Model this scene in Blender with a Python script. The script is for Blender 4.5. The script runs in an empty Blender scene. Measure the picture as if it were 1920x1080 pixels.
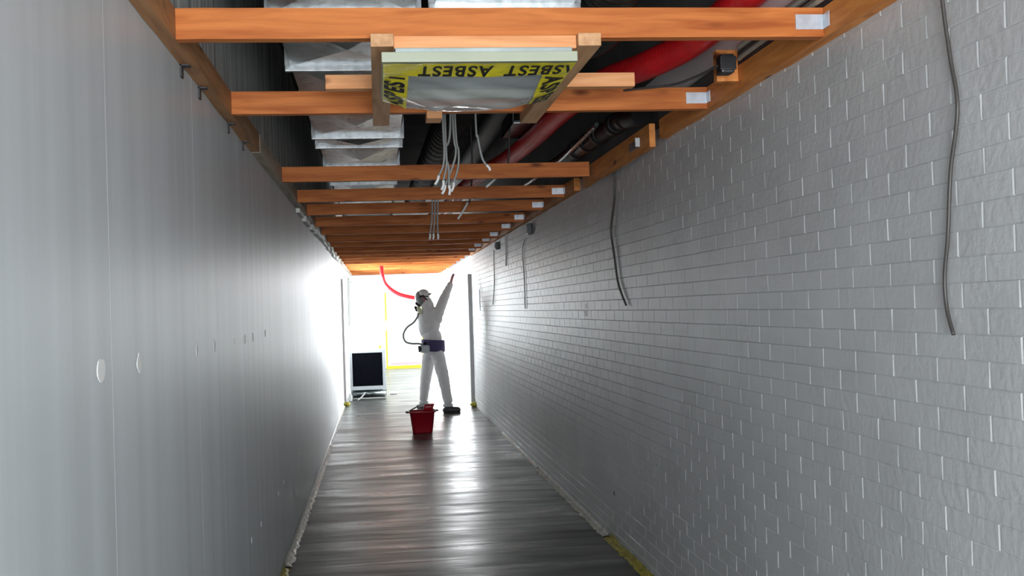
import bpy, bmesh, math, random
from mathutils import Vector, Matrix
random.seed(7)
S = bpy.context.scene
C = S.collection
R = math.radians

# ------------------------------------------------------------------ camera, sky, daylight, exposure
F, YAW, PITCH, ROLL = 2105.0, R(6.8), R(.97), R(1.87)
fw = Vector((math.sin(YAW)*math.cos(PITCH), math.cos(YAW)*math.cos(PITCH), math.sin(PITCH)))
rt = fw.cross(Vector((0, 0, 1))).normalized()
up = rt.cross(fw)
r2 = rt*math.cos(ROLL) - up*math.sin(ROLL)
u2 = up*math.cos(ROLL) + rt*math.sin(ROLL)
cd = bpy.data.cameras.new('camera')
cam = bpy.data.objects.new('camera', cd)
C.objects.link(cam)
cd.sensor_width = 36
cd.lens = F/1920*36
cd.clip_start = .05
cam.matrix_world = Matrix(((r2.x, u2.x, -fw.x, 0), (r2.y, u2.y, -fw.y, 0), (r2.z, u2.z, -fw.z, 1.5), (0, 0, 0, 1)))
S.camera = cam

w = bpy.data.worlds.new('overcast_sky')
S.world = w
w.use_nodes = True
bg = w.node_tree.nodes['Background']
bg.inputs[0].default_value = (.93, .97, 1, 1)
bg.inputs[1].default_value = 3.0

def area(name, loc, rot, sx, sy, power, col):
    l = bpy.data.lights.new(name, 'AREA')
    l.shape = 'RECTANGLE'; l.size = sx; l.size_y = sy; l.energy = power; l.color = col
    o = bpy.data.objects.new(name, l); C.objects.link(o)
    o.location = loc; o.rotation_euler = rot
    return o
# daylight entering through the lobby glazing (right side and far side) and through the window behind the camera
area('daylight_lobby_side', (6.0, 23.3, 1.6), (0, R(90), 0), 2.7, 10.5, 1400, (.93, .98, 1))
area('daylight_lobby_far', (3.7, 29.45, 1.6), (R(-90), 0, 0), 4.4, 2.7, 600, (.93, .98, 1))
area('daylight_rear_window', (.4, -1.7, 1.45), (R(90), 0, 0), 1.6, 1.25, 225, (.92, .96, 1))

area('added_left_fill', (-.80, 20.3, 1.55), (0, R(-90), 0), 1.2, 2.7, 650, (.93, .98, 1))  # added fill lamp, brightens the far end of the brick wall

S.view_settings.view_transform = 'Standard'
S.view_settings.look = 'None'
S.view_settings.gamma = 1
S.view_settings.use_curve_mapping = False
S.view_settings.exposure = 0.0
try:
    S.cycles.max_bounces = 10
    S.cycles.diffuse_bounces = 6
    S.cycles.transparent_max_bounces = 12
    S.cycles.use_denoising = True
    S.cycles.sample_clamp_indirect = 6
except Exception:
    pass

XL, XR, ZB = -.60, 1.43, 2.30       # wall faces and underside of the joists
ZT = 2.39                            # top of the joists
YE = 17.2                            # corridor opens into the lobby on the right

# ------------------------------------------------------------------ materials
def mat(name, col, rough=.5, metal=0, spec=.5, var=0, scale=5, bump=0, bscale=30, stretch=(1, 1, 1), coat=0, col2=None, coords='Object', vrough=0):
    m = bpy.data.materials.new(name); m.use_nodes = True
    nt = m.node_tree; N = nt.nodes; L = nt.links
    p = N['Principled BSDF']
    p.inputs['Base Color'].default_value = (*col, 1)
    p.inputs['Roughness'].default_value = rough
    p.inputs['Metallic'].default_value = metal
    p.inputs['Specular IOR Level'].default_value = spec
    p.inputs['Coat Weight'].default_value = coat
    tc = N.new('ShaderNodeTexCoord'); mp = N.new('ShaderNodeMapping')
    L.new(tc.outputs[coords], mp.inputs[0]); mp.inputs['Scale'].default_value = stretch
    if var or col2:
        n = N.new('ShaderNodeTexNoise'); n.inputs['Scale'].default_value = scale; n.inputs['Detail'].default_value = 6
        L.new(mp.outputs[0], n.inputs[0])
        r = N.new('ShaderNodeValToRGB')
        a = col2 if col2 else tuple(c*(1-var) for c in col)
        b = col if col2 else tuple(min(1, c*(1+var)) for c in col)
        r.color_ramp.elements[0].position = .35; r.color_ramp.elements[1].position = .65
        r.color_ramp.elements[0].color = (*a, 1); r.color_ramp.elements[1].color = (*b, 1)
        L.new(n.outputs[0], r.inputs[0]); L.new(r.outputs[0], p.inputs['Base Color'])
    if vrough:
        n = N.new('ShaderNodeTexNoise'); n.inputs['Scale'].default_value = scale*1.3; n.inputs['Detail'].default_value = 4
        L.new(mp.outputs[0], n.inputs[0])
        mr = N.new('ShaderNodeMapRange'); mr.inputs['To Min'].default_value = rough-vrough; mr.inputs['To Max'].default_value = rough+vrough
        mr.inputs['From Min'].default_value = .3; mr.inputs['From Max'].default_value = .7
        L.new(n.outputs[0], mr.inputs[0]); L.new(mr.outputs[0], p.inputs['Roughness'])
    if bump:
        n = N.new('ShaderNodeTexNoise'); n.inputs['Scale'].default_value = bscale; n.inputs['Detail'].default_value = 5
        L.new(mp.outputs[0], n.inputs[0])
        b = N.new('ShaderNodeBump'); b.inputs['Strength'].default_value = bump; b.inputs['Distance'].default_value = .01
        L.new(n.outputs[0], b.inputs['Height']); L.new(b.outputs[0], p.inputs['Normal'])
    return m

def wood(name, light, dark, axis=0):
    m = bpy.data.materials.new(name); m.use_nodes = True
    nt = m.node_tree; N = nt.nodes; L = nt.links
    p = N['Principled BSDF']; p.inputs['Roughness'].default_value = .6
    p.inputs['Specular IOR Level'].default_value = .3
    tc0 = N.new('ShaderNodeTexCoord'); oi = N.new('ShaderNodeObjectInfo'); ml = N.new('ShaderNodeMath'); ml.operation = 'MULTIPLY'; ml.inputs[1].default_value = 37.0
    L.new(oi.outputs['Random'], ml.inputs[0]); va = N.new('ShaderNodeVectorMath'); va.operation = 'ADD'
    L.new(tc0.outputs['Object'], va.inputs[0]); L.new(ml.outputs[0], va.inputs[1])
    mp = N.new('ShaderNodeMapping'); L.new(va.outputs[0], mp.inputs[0])
    sc = [14, 14, 14]; sc[axis] = 1.2; mp.inputs['Scale'].default_value = sc
    n = N.new('ShaderNodeTexNoise'); n.inputs['Scale'].default_value = 2.2; n.inputs['Detail'].default_value = 8; n.inputs['Distortion'].default_value = .7
    L.new(mp.outputs[0], n.inputs[0])
    r = N.new('ShaderNodeValToRGB'); L.new(n.outputs[0], r.inputs[0])
    r.color_ramp.elements[0].position = .3; r.color_ramp.elements[0].color = (*dark, 1)
    r.color_ramp.elements[1].position = .62; r.color_ramp.elements[1].color = (*light, 1)
    # blotches and knots
    m2 = N.new('ShaderNodeMapping'); L.new(va.outputs[0], m2.inputs[0])
    s2 = [9, 9, 9]; s2[axis] = 3.2; m2.inputs['Scale'].default_value = s2
    v = N.new('ShaderNodeTexVoronoi'); v.inputs['Scale'].default_value = 1.0; L.new(m2.outputs[0], v.inputs[0])
    r3 = N.new('ShaderNodeValToRGB'); L.new(v.outputs['Distance'], r3.inputs[0])
    r3.color_ramp.elements[0].position = .06; r3.color_ramp.elements[0].color = (.30, .22, .20, 1)
    r3.color_ramp.elements[1].position = .17; r3.color_ramp.elements[1].color = (1, 1, 1, 1)
    mx = N.new('ShaderNodeMix'); mx.data_type = 'RGBA'; mx.blend_type = 'MULTIPLY'; mx.inputs['Factor'].default_value = 1.0
    L.new(r.outputs[0], mx.inputs['A']); L.new(r3.outputs[0], mx.inputs['B'])
    L.new(mx.outputs['Result'], p.inputs['Base Color'])
    b = N.new('ShaderNodeBump'); b.inputs['Strength'].default_value = .25; b.inputs['Distance'].default_value = .004
    L.new(n.outputs[0], b.inputs['Height']); L.new(b.outputs[0], p.inputs['Normal'])
    return m

def sheet(name, col, alpha, rough=.12, bump=.4, bscale=14, tint=(1, 1, 1)):
    m = mat(name, col, rough, 0, .8, bump=bump, bscale=bscale)
    N = m.node_tree.nodes; L = m.node_tree.links
    p = N['Principled BSDF']; out = N['Material Output']
    t = N.new('ShaderNodeBsdfTransparent'); mx = N.new('ShaderNodeMixShader')
    mx.inputs[0].default_value = alpha; t.inputs[0].default_value = (*tint, 1)
    L.new(t.outputs[0], mx.inputs[1]); L.new(p.outputs[0], mx.inputs[2]); L.new(mx.outputs[0], out.inputs[0])
    return m

M = {}
M['joist'] = wood('orange_pine', (.62, .195, .045), (.38, .09, .015), 0)
M['pine_y'] = wood('orange_pine_lengthwise', (.80, .31, .08), (.55, .18, .04), 1)
M['pale_pine'] = wood('pale_pine', (.86, .42, .19), (.72, .29, .11), 0)
M['pale_pine_y'] = wood('pale_pine_lengthwise', (.66, .38, .2), (.45, .23, .1), 1)
M['wallL'] = mat('painted_left_wall', (.53, .565, .575), .42, var=.08, scale=1.5, stretch=(1, 5, .12), bump=.12, bscale=4, spec=.4)
M['brick'] = mat('painted_brick', (.60, .61, .612), .4, var=.05, scale=3, bump=.25, bscale=35, spec=.5)
M['upperL'] = mat('raw_upper_wall', (.46, .48, .46), .9, var=.45, scale=1.5, stretch=(1, 9, .5))
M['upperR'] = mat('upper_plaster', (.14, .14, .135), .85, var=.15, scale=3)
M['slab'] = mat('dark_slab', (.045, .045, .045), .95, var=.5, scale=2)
M['gyp'] = mat('white_filler', (.86, .86, .84), .7)
M['galv'] = mat('galvanised_steel', (.30, .335, .34), .24, 1.0, var=.14, scale=16, vrough=.05)
M['galv2'] = mat('bright_galvanised_flange', (.42, .44, .45), .4, 1.0, var=.2, scale=30)
M['left_plate'] = wood('dusty_brown_timber', (.46, .23, .10), (.26, .12, .05), 1)
M['dusty'] = wood('dusty_pale_timber', (.55, .46, .36), (.36, .28, .19), 1)
M['steel'] = mat('zinc_bracket', (.62, .66, .72), .45, .6, var=.1, scale=40)
M['red'] = mat('red_hose_plastic', (.93, .014, .022), .38, var=.12, scale=6, bump=.3, bscale=12)
M['black'] = mat('black_pipe_plastic', (.006, .006, .007), .45, spec=.3)
M['darkrub'] = mat('dark_grey_plastic', (.035, .035, .04), .5)
M['cable'] = mat('grey_cable_sheath', (.30, .31, .30), .5)
M['cable_w'] = mat('stripped_white_cable_end', (.85, .85, .83), .5)
M['cable_d'] = mat('dark_cable_sheath', (.06, .055, .05), .45)
M['cable_m'] = mat('painted_over_cable', (.60, .61, .61), .5)
M['conduit'] = mat('beige_conduit', (.40, .37, .31), .5)
M['flex'] = mat('dark_flexible_duct', (.02, .022, .019), .4, 0)
M['trimw'] = mat('cream_metal_trim', (.40, .43, .32), .45, var=.05)
M['housing'] = mat('grey_lamp_housing', (.30, .34, .33), .4, .3, var=.1, scale=12)
M['louver'] = mat('grey_diffuser', (.36, .38, .38), .5)
M['yellow'] = mat('yellow_warning_tape', (.80, .68, .02), .28, var=.1, scale=20, bump=.35, bscale=40)
M['ytape'] = mat('dirty_yellow_tape', (.42, .36, .03), .4, var=.35, scale=25, bump=.6, bscale=50)
M['wtape'] = mat('silvery_tape_residue', (.66, .64, .56), .35, var=.3, scale=35, bump=.8, bscale=60)
M['ink'] = mat('black_print', (.012, .012, .012), .5)
M['film'] = sheet('clear_plastic_film', (.50, .53, .53), .6)
M['film2'] = sheet('pale_plastic_film', (.8, .9, .9), .3, .25)
M['white'] = mat('white_paint', (.84, .84, .83), .55)
M['offwhite'] = mat('offwhite_paint', (.78, .77, .72), .6)
M['jamb'] = mat('grey_steel_jamb', (.42, .43, .43), .5)
M['jambL'] = mat('mauve_grey_jamb', (.42, .38, .39), .5)
M['greenglass'] = sheet('green_glass', (.02, .06, .05), .08, .05, 0, tint=(.19, .29, .26))
M['suit'] = mat('white_paper_coverall', (.82, .79, .79), .8, bump=.5, bscale=14, spec=.2)
M['skin'] = mat('skin', (.55, .28, .22), .55)
M['glove'] = mat('pink_rubber_glove', (.50, .17, .18), .5)
M['boot'] = mat('dark_shoe_leather', (.06, .055, .06), .5)
M['shoewhite'] = mat('white_shoe_sole', (.75, .75, .75), .5)
M['visor'] = mat('grey_mask_visor', (.22, .23, .22), .2, spec=.7)
M['belt'] = mat('purple_belt_cloth', (.075, .055, .15), .7, bump=.3)
M['cream'] = mat('cream_filter', (.78, .80, .55), .5)
M['bucket'] = mat('red_bucket_plastic', (.50, .012, .03), .35, spec=.6)
M['unit'] = mat('light_grey_enamel', (.58, .62, .66), .4)
M['filter'] = mat('black_filter_mat', (.004, .005, .008), .95, spec=.05, var=.5, scale=60, bump=.5, bscale=120)
M['duct_insul'] = mat('dark_foil_insulation', (.012, .013, .012), .6, 0, var=.3, scale=8)
M['socket'] = mat('black_socket_plastic', (.02, .022, .025), .4)
M['mauve'] = mat('mauve_threshold', (.38, .30, .34), .6)

# floor: worn glossy vinyl with cross-wise ripples
def floor_mat():
    m = bpy.data.materials.new('glossy_worn_floor'); m.use_nodes = True
    nt = m.node_tree; N = nt.nodes; L = nt.links
    p = N['Principled BSDF']
    tc = N.new('ShaderNodeTexCoord')
    def noise(stretch, scale, det=5, dist=0):
        mp = N.new('ShaderNodeMapping'); L.new(tc.outputs['Object'], mp.inputs[0]); mp.inputs['Scale'].default_value = stretch
        n = N.new('ShaderNodeTexNoise'); n.inputs['Scale'].default_value = scale; n.inputs['Detail'].default_value = det; n.inputs['Distortion'].default_value = dist
        L.new(mp.outputs[0], n.inputs[0]); return n
    a = noise((1, 3.2, 1), 1.6)
    r = N.new('ShaderNodeValToRGB'); L.new(a.outputs[0], r.inputs[0])
    r.color_ramp.elements[0].position = .3; r.color_ramp.elements[0].color = (.032, .040, .036, 1)
    r.color_ramp.elements[1].position = .7; r.color_ramp.elements[1].color = (.098, .097, .088, 1)
    L.new(r.outputs[0], p.inputs['Base Color'])
    b = noise((.55, 2.0, 1), 1.9, 6, .4)
    mr = N.new('ShaderNodeMapRange'); mr.inputs['From Min'].default_value = .3; mr.inputs['From Max'].default_value = .7
    mr.inputs['To Min'].default_value = .24; mr.inputs['To Max'].default_value = .44
    L.new(b.outputs[0], mr.inputs[0]); L.new(mr.outputs[0], p.inputs['Roughness'])
    c = noise((.35, 3.4, 1), 2.6, 4, .5)
    bp = N.new('ShaderNodeBump'); bp.inputs['Strength'].default_value = .5; bp.inputs['Distance'].default_value = .008
    L.new(c.outputs[0], bp.inputs['Height']); L.new(bp.outputs[0], p.inputs['Normal'])
    p.inputs['Specular IOR Level'].default_value = .5
    return m
M['floor'] = floor_mat()

# ------------------------------------------------------------------ helpers
def tag(o, label=None, cat=None, group=None, kind=None):
    if label: o['label'] = label
    if cat: o['category'] = cat
    if group: o['group'] = group
    if kind: o['kind'] = kind
    return o

def empty(name, loc, label=None, cat=None, group=None, rz=0):
    o = bpy.data.objects.new(name, None); C.objects.link(o)
    o.location = loc; o.rotation_euler = (0, 0, rz); o.empty_display_size = .1
    return tag(o, label, cat, group)

def box(bm, x0, x1, y0, y1, z0, z1, bev=0):
    r = bmesh.ops.create_cube(bm, size=1)
    vs = r['verts']
    for v in vs:
        v.co = Vector(((x0+x1)/2 + v.co.x*(x1-x0), (y0+y1)/2 + v.co.y*(y1-y0), (z0+z1)/2 + v.co.z*(z1-z0)))
    if bev:
        es = list({e for v in vs for e in v.link_edges})
        bmesh.ops.bevel(bm, geom=es, offset=bev, segments=2, affect='EDGES', profile=.7)

def smooth_path(pts, n=8):
    P = [Vector(p) for p in pts]
    if len(P) < 3: return P
    out = []
    for i in range(len(P)-1):
        p0 = P[max(i-1, 0)]; p1 = P[i]; p2 = P[i+1]; p3 = P[min(i+2, len(P)-1)]
        for k in range(n):
            t = k/n
            out.append(.5*((2*p1) + (p2-p0)*t + (2*p0-5*p1+4*p2-p3)*t*t + (3*p1-p0-3*p2+p3)*t**3))
    out.append(P[-1])
    return out

def tube(bm, pts, r, seg=10, cap=True, smooth=True, n=8):
    P = smooth_path(pts, n) if smooth else [Vector(p) for p in pts]
    rad = r if callable(r) else (lambda t: r)
    T = [(P[min(i+1, len(P)-1)] - P[max(i-1, 0)]).normalized() for i in range(len(P))]
    a = Vector((0, 0, 1)) if abs(T[0].z) < .9 else Vector((1, 0, 0))
    u = T[0].cross(a).normalized()
    rings = []
    for i, p in enumerate(P):
        u = (u - T[i]*u.dot(T[i])).normalized(); v = T[i].cross(u)
        rr = rad(i/(len(P)-1))
        rings.append([bm.verts.new(p + (u*math.cos(2*math.pi*k/seg) + v*math.sin(2*math.pi*k/seg))*rr) for k in range(seg)])
    for i in range(len(rings)-1):
        for k in range(seg):
            f = bm.faces.new((rings[i][k], rings[i][(k+1) % seg], rings[i+1][(k+1) % seg], rings[i+1][k])); f.smooth = True
    if cap:
        bm.faces.new(rings[0][::-1]); bm.faces.new(rings[-1])

def lathe(bm, prof, seg=32, c=(0, 0, 0), sx=1, sy=1, cap=False):
    rings = []
    for r, z in prof:
        rings.append([bm.verts.new((c[0]+r*sx*math.cos(2*math.pi*k/seg), c[1]+r*sy*math.sin(2*math.pi*k/seg), c[2]+z)) for k in range(seg)])
    for i in range(len(rings)-1):
        for k in range(seg):
            f = bm.faces.new((rings[i][k], rings[i][(k+1) % seg], rings[i+1][(k+1) % seg], rings[i+1][k])); f.smooth = True
    if cap:
        bm.faces.new(rings[0][::-1]); bm.faces.new(rings[-1])

def obj(name, bm, m, parent=None, loc=None, recalc=True):
    if recalc: bmesh.ops.recalc_face_normals(bm, faces=bm.faces[:])
    me = bpy.data.meshes.new(name); bm.to_mesh(me); bm.free()
    me.materials.append(m)
    o = bpy.data.objects.new(name, me); C.objects.link(o)
    if parent is not None:
        o.parent = parent
        # child meshes are written in world coordinates; take the parent's place off
        me.transform(base_matrix(parent).inverted())
    elif loc is not None:
        o.location = loc; me.transform(Matrix.Translation(loc).inverted())
    return o

def base_matrix(p):
    mtx = p.matrix_basis.copy()
    while p.parent is not None:
        p = p.parent; mtx = p.matrix_basis @ mtx
    return mtx

def bxo(name, m, parent, *dims, bev=0, loc=None):
    bm = bmesh.new(); box(bm, *dims, bev=bev)
    return obj(name, bm, m, parent, loc)

def struct(o): o['kind'] = 'structure'; return o

def plane_quads(bm, quads):
    for q in quads: bm.faces.new([bm.verts.new(p) for p in q])

# ------------------------------------------------------------------ the setting
struct(bxo('floor', M['floor'], None, -1.2, 7, -3.4, 30, -.1, 0))
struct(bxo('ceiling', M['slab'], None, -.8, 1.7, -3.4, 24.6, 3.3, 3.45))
# left wall: tall painted panels with shallow vertical joints, a window opening far down the lobby
bm = bmesh.new()
y = -3.0; edges = [-3.0]
while y < 21.9:
    y = min(y + 1.22, 22.0) if y > -2.9 else .18
    edges.append(y)
for a, b in zip(edges[:-1], edges[1:]):
    if b < 18.9: box(bm, XL-.02, XL, a+.0006, b-.0006, 0, 2.40, bev=.0005); last = b
box(bm, XL-.14, XL-.012, -3.0, last, 0, 2.40); box(bm, XL-.14, XL, last, 18.95, 0, 2.40)
box(bm, XL-.14, XL, 18.95, 21.65, 0, .9); box(bm, XL-.14, XL, 18.95, 21.65, 2.2, 2.40); box(bm, XL-.14, XL, 21.65, 22, 0, 2.40)  # includes an opening added only to let the left fill lamp in
box(bm, XL-.14, XL, 22, 26.6, 0, 1.15); box(bm, XL-.14, XL, 22, 26.6, 2.25, 2.9); box(bm, XL-.14, XL, 26.6, 29.5, 0, 2.9)
wl = struct(obj('wall_left', bm, M['wallL']))
struct(bxo('wall_left_upper', M['upperL'], None, XL-.14, XL-.005, -3.0, 22, 2.402, 3.3))
struct(bxo('trim_1', M['gyp'], None, XL-.004, XL+.006, -3.0, 18, 2.392, 2.43))
bm = bmesh.new()
yy = 8.6
while yy < 17.8:
    L_ = random.uniform(.35, .8); box(bm, XL+.0005, XL+random.uniform(.028, .05), yy, yy+L_, 2.262+random.uniform(-.012, .012), 2.2995, bev=.004); yy += L_+random.uniform(.15, .5)
struct(obj('trim_3', bm, M['offwhite']))
# right wall: painted brickwork, every brick face modelled in the one mesh
bm = bmesh.new()
H, W = .0635, .25
row = 0; z = 0.0
YR0, YR1 = -3.0, YE-.02
while z < 2.36:
    y = YR0 - (row % 2)*W/2 + random.uniform(-.01, .01)
    z1 = min(z+H, 2.38)
    while y < YR1:
        y0, y1 = max(y, YR0), min(y+W, YR1)
        if y1-y0 > .03:
            g = .0045
            dx = [random.uniform(-.0006, .0006) for _ in range(4)]
            jz = random.uniform(-.0012, .0012)
            o4 = [(XR+.0028, y0, z), (XR+.0028, y1, z), (XR+.0028, y1, z1), (XR+.0028, y0, z1)]
            i4 = [(XR+dx[0], y0+g+.001, z+.0022+jz*.5), (XR+dx[1], y1-g-.001, z+.0022+jz*.5), (XR+dx[2], y1-g-.001, z1-.0022+jz*.5), (XR+dx[3], y0+g+.001, z1-.0022+jz*.5)]
            ov = [bm.verts.new(p) for p in o4]; iv = [bm.verts.new(p) for p in i4]
            bm.faces.new(iv[::-1])
            for k in range(4):
                bm.faces.new((ov[k], iv[k], iv[(k+1) % 4], ov[(k+1) % 4]))
        y += W
    z += H; row += 1
box(bm, XR+.0027, XR+.12, YR0, YR1, 0, 2.38)
struct(obj('wall_right', bm, M['brick'], recalc=False))
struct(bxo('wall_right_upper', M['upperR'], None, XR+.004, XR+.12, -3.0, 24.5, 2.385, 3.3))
# near end behind the camera: wall with a wide window
bm = bmesh.new()
box(bm, -.8, -.45, -1.95, -1.8, 0, 3.3); box(bm, 1.25, 1.7, -1.95, -1.8, 0, 3.3)
box(bm, -.45, 1.25, -1.95, -1.8, 0, .85); box(bm, -.45, 1.25, -1.95, -1.8, 2.15, 3.3)
struct(obj('wall_near', bm, M['white']))
w1 = struct(bxo('window_1', M['film2'], None, -.44, 1.24, -1.88, -1.87, .86, 2.14))
bm = bmesh.new()
for a in ((-.45, -.4), (.375, .425), (1.2, 1.25)): box(bm, a[0], a[1], -1.9, -1.85, .85, 2.15)
box(bm, -.45, 1.25, -1.9, -1.85, .85, .9); box(bm, -.45, 1.25, -1.9, -1.85, 2.1, 2.15)
obj('window_frame', bm, M['white'], w1)
# lobby
bm = bmesh.new()
box(bm, XL-.14, .16, 29.5, 29.65, 0, 3.05); box(bm, .16, 1.15, 29.5, 29.65, 2.0, 3.05); box(bm, 1.15, 1.4, 29.5, 29.65, 0, 3.05)
box(bm, 1.4, 6.1, 29.5, 29.65, 2.95, 3.05); box(bm, XL-.14, -.12, 29.2, 29.5, 0, 3.0)
struct(obj('wall_far', bm, M['white']))
struct(bxo('ceiling_lobby', M['white'], None, XR+.13, 6.2, YE-.1, 29.65, 3.05, 3.2))
struct(bxo('ceiling_far', M['offwhite'], None, XL-.14, XR+.13, 24.62, 29.5, 2.62, 2.75))
struct(bxo('trim_2', M['mauve'], None, XL+.005, XR-.1, 24.56, 24.62, 2.29, 2.62))
struct(bxo('wall_lobby_near', M['white'], None, XR+.12, 6.2, YE-.15, YE-.02, 0, 3.05))
# lobby glazing frames
bm = bmesh.new()
for k in range(6):
    yy = 17.6+k*2.36
    box(bm, 6.05, 6.13, yy-.04, yy+.04, 0, 3.05)
box(bm, 6.05, 6.13, 17.2, 29.5, 0, .12); box(bm, 6.05, 6.13, 17.2, 29.5, 2.95, 3.05)
struct(obj('window_2', bm, M['white']))
bm = bmesh.new()
for k in range(5):
    xx = 1.44+k*1.13
    box(bm, xx-.03, xx+.03, 29.52, 29.6, 0, 2.95)
box(bm, 1.4, 6.0, 29.52, 29.6, 0, .1)
struct(obj('window_3', bm, M['white']))
# green glazed window in the left lobby wall
w4 = struct(bxo('window_4', M['greenglass'], None, XL-.05, XL-.04, 22.04, 26.56, 1.18, 2.22))
bm = bmesh.new()
for a in (22.0, 24.28, 26.54): box(bm, XL-.07, XL+.01, a, a+.06, 1.15, 2.25)
box(bm, XL-.07, XL+.01, 22, 26.6, 1.15, 1.2); box(bm, XL-.07, XL+.01, 22, 26.6, 2.2, 2.25)
obj('window_frame', bm, M['white'], w4)
w5 = struct(bxo('added_fill_opening', M['film2'], None, XL-.09, XL-.08, 19.0, 21.6, .95, 2.15))  # pane of an invented opening, put in for the left fill lamp
bm = bmesh.new()
for a in (18.95, 20.28, 21.6): box(bm, XL-.1, XL-.03, a, a+.05, .9, 2.2)
box(bm, XL-.1, XL-.03, 18.95, 21.65, .9, .95); box(bm, XL-.1, XL-.03, 18.95, 21.65, 2.15, 2.2)
obj('window_frame', bm, M['white'], w5)  # frame of the added opening
# door frame posts where the corridor meets the lobby
d1 = struct(bxo('door_1', M['jamb'], None, XR-.062, XR, YE-.02, YE+.13, 0, 2.03, bev=.004))
bm = bmesh.new(); box(bm, XR-.012, XR-.001, 15.85, 16.05, 1.46, 1.76, bev=.003)
br = obj('hinge_plate', bm, M['steel'], None)
tag(br, 'small pale metal plate on the brick wall beside the right grey door post', 'bracket')
d2 = struct(bxo('door_2', M['jambL'], None, XL, XL+.035, 18.45, 18.58, 0, 2.05, bev=.003))
# taped-off door in the far wall
d3 = struct(bxo('door_3', M['white'], None, .2, 1.11, 29.44, 29.49, .12, 2.0))
bm = bmesh.new(); box(bm, .27, 1.05, 29.42, 29.44, .09, .15); obj('threshold', bm, M['mauve'], d3)
bm = bmesh.new(); box(bm, .16, .2, 29.41, 29.44, 0, 1.98); box(bm, 1.1, 1.15, 29.41, 29.44, 0, 1.98); box(bm, .16, 1.15, 29.40, 29.44, .0, .075)
tp = obj('sealing_tape', bm, M['yellow'], d3); tp['label'] = 'yellow tape sealing the door edges'
bm = bmesh.new(); box(bm, .17, .19, 29.39, 29.41, 1.0, 1.25); obj('door_handle', bm, M['steel'], d3)
# filler spots on left wall
for yy, zz, ry, rz in ((2.516, 1.392, .055, .026), (2.908, 1.39, .045, .024), (3.805, 1.391, .03, .022), (4.205, 1.395, .032, .022), (4.786, 1.395, .02, .012),
                   (5.142, 1.395, .03, .02), (5.465, 1.397, .03, .02), (6.05, 1.404, .03, .018), (5.187, .487, .02, .014), (5.602, .481, .02, .014),
                   (6.539, .481, .018, .012), (6.904, .49, .018, .012), (8.28, .491, .016, .012)):
    bm = bmesh.new()
    vs = []
    for k in range(14):
        a = 2*math.pi*k/14; q = 1+random.uniform(-.12, .12)
        vs.append((yy+ry*.62*math.cos(a)*q, zz+rz*math.sin(a)*q))
    fr = [bm.verts.new((XL+.0016, a, b)) for a, b in vs]; bk = [bm.verts.new((XL-.001, a, b)) for a, b in vs]
    bm.faces.new(fr)
    for k in range(14): bm.faces.new((fr[k], fr[(k+1) % 14], bk[(k+1) % 14], bk[k]))
    obj('filler_spot', bm, M['gyp'], wl)

# ------------------------------------------------------------------ timber ceiling grid
def bracket(parent, x, y):
    bm = bmesh.new()
    box(bm, x-.09, x-.001, y-.0035, y-.0005, ZB+.022, ZB+.068)
    box(bm, x-.004, x-.001, y-.05, y-.0005, ZB+.022, ZB+.068)
    for dx in (-.075, -.03):
        for dz in (.032, .058):
            box(bm, x+dx-.003, x+dx+.003, y-.0045, y-.003, ZB+dz-.003, ZB+dz+.003)
    o = obj('joist_bracket', bm, M['steel'], parent); o['label'] = 'zinc angle bracket with screws'
    return o

NOTES = {
    3.30: 'nearest orange timber ceiling joist, above the light wrapped in plastic',
    4.535: 'second orange timber joist from the camera, behind the sealed light',
    6.88: 'third orange timber joist from the camera, behind the grey cable bundle, no bracket',
    8.18: 'fourth timber joist from the camera, just below tips of the cable bundle',
    9.25: 'fifth timber joist from the camera, just beyond the fourth at a metal duct end',
}
ORD = ['first', 'second', 'third', 'fourth', 'fifth', 'sixth', 'seventh', 'eighth', 'ninth', 'tenth', 'eleventh', 'twelfth', 'thirteenth', 'fourteenth',
       'fifteenth', 'sixteenth', 'seventeenth', 'eighteenth', 'nineteenth', 'twentieth']
JY = [3.30, 4.535, 6.88, 8.18, 9.25, 10.49, 11.60, 12.83, 13.80, 14.94, 15.92, 16.86, 17.83, 18.82, 19.80, 20.8, 21.8, 22.8, 23.7, 24.5]
for i, jy in enumerate(JY):
    lab = NOTES.get(jy) or ('%s timber joist from the camera, crossing the ceiling %s' % (ORD[i], 'in the dim middle stretch' if jy < 15 else ('near the bright far end' if jy < 24 else 'as its last one at the lobby')))
    x0, x1 = XL+.045, XR-.045
    if i == 2: x1 = XR-.1
    t = empty('ceiling_joist', ((x0+x1)/2, jy, ZB), lab, 'joist', 'timber joists across the corridor ceiling')
    bm = bmesh.new()
    n = 24; sag = random.uniform(-.004, .004)
    # a sawn timber, very slightly bowed and twisted
    rings = []
    for k in range(n+1):
        u = k/n; x = x0+(x1-x0)*u; dz = sag*math.sin(math.pi*u)+random.uniform(-.0006, .0006); dy = random.uniform(-.0008, .0008)
        rings.append([bm.verts.new((x, jy+dy, ZB+dz)), bm.verts.new((x, jy+.045+dy, ZB+dz)), bm.verts.new((x, jy+.045+dy, ZT+dz)), bm.verts.new((x, jy+dy, ZT+dz))])
    for a, b in zip(rings[:-1], rings[1:]):
        for k in range(4): bm.faces.new((a[k], a[(k+1) % 4], b[(k+1) % 4], b[k]))
    bm.faces.new(rings[0]); bm.faces.new(rings[-1])
    o = obj('beam', bm, M['joist'], t)
    if i != 2 and jy < 16.5: bracket(t, x1, jy)

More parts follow.
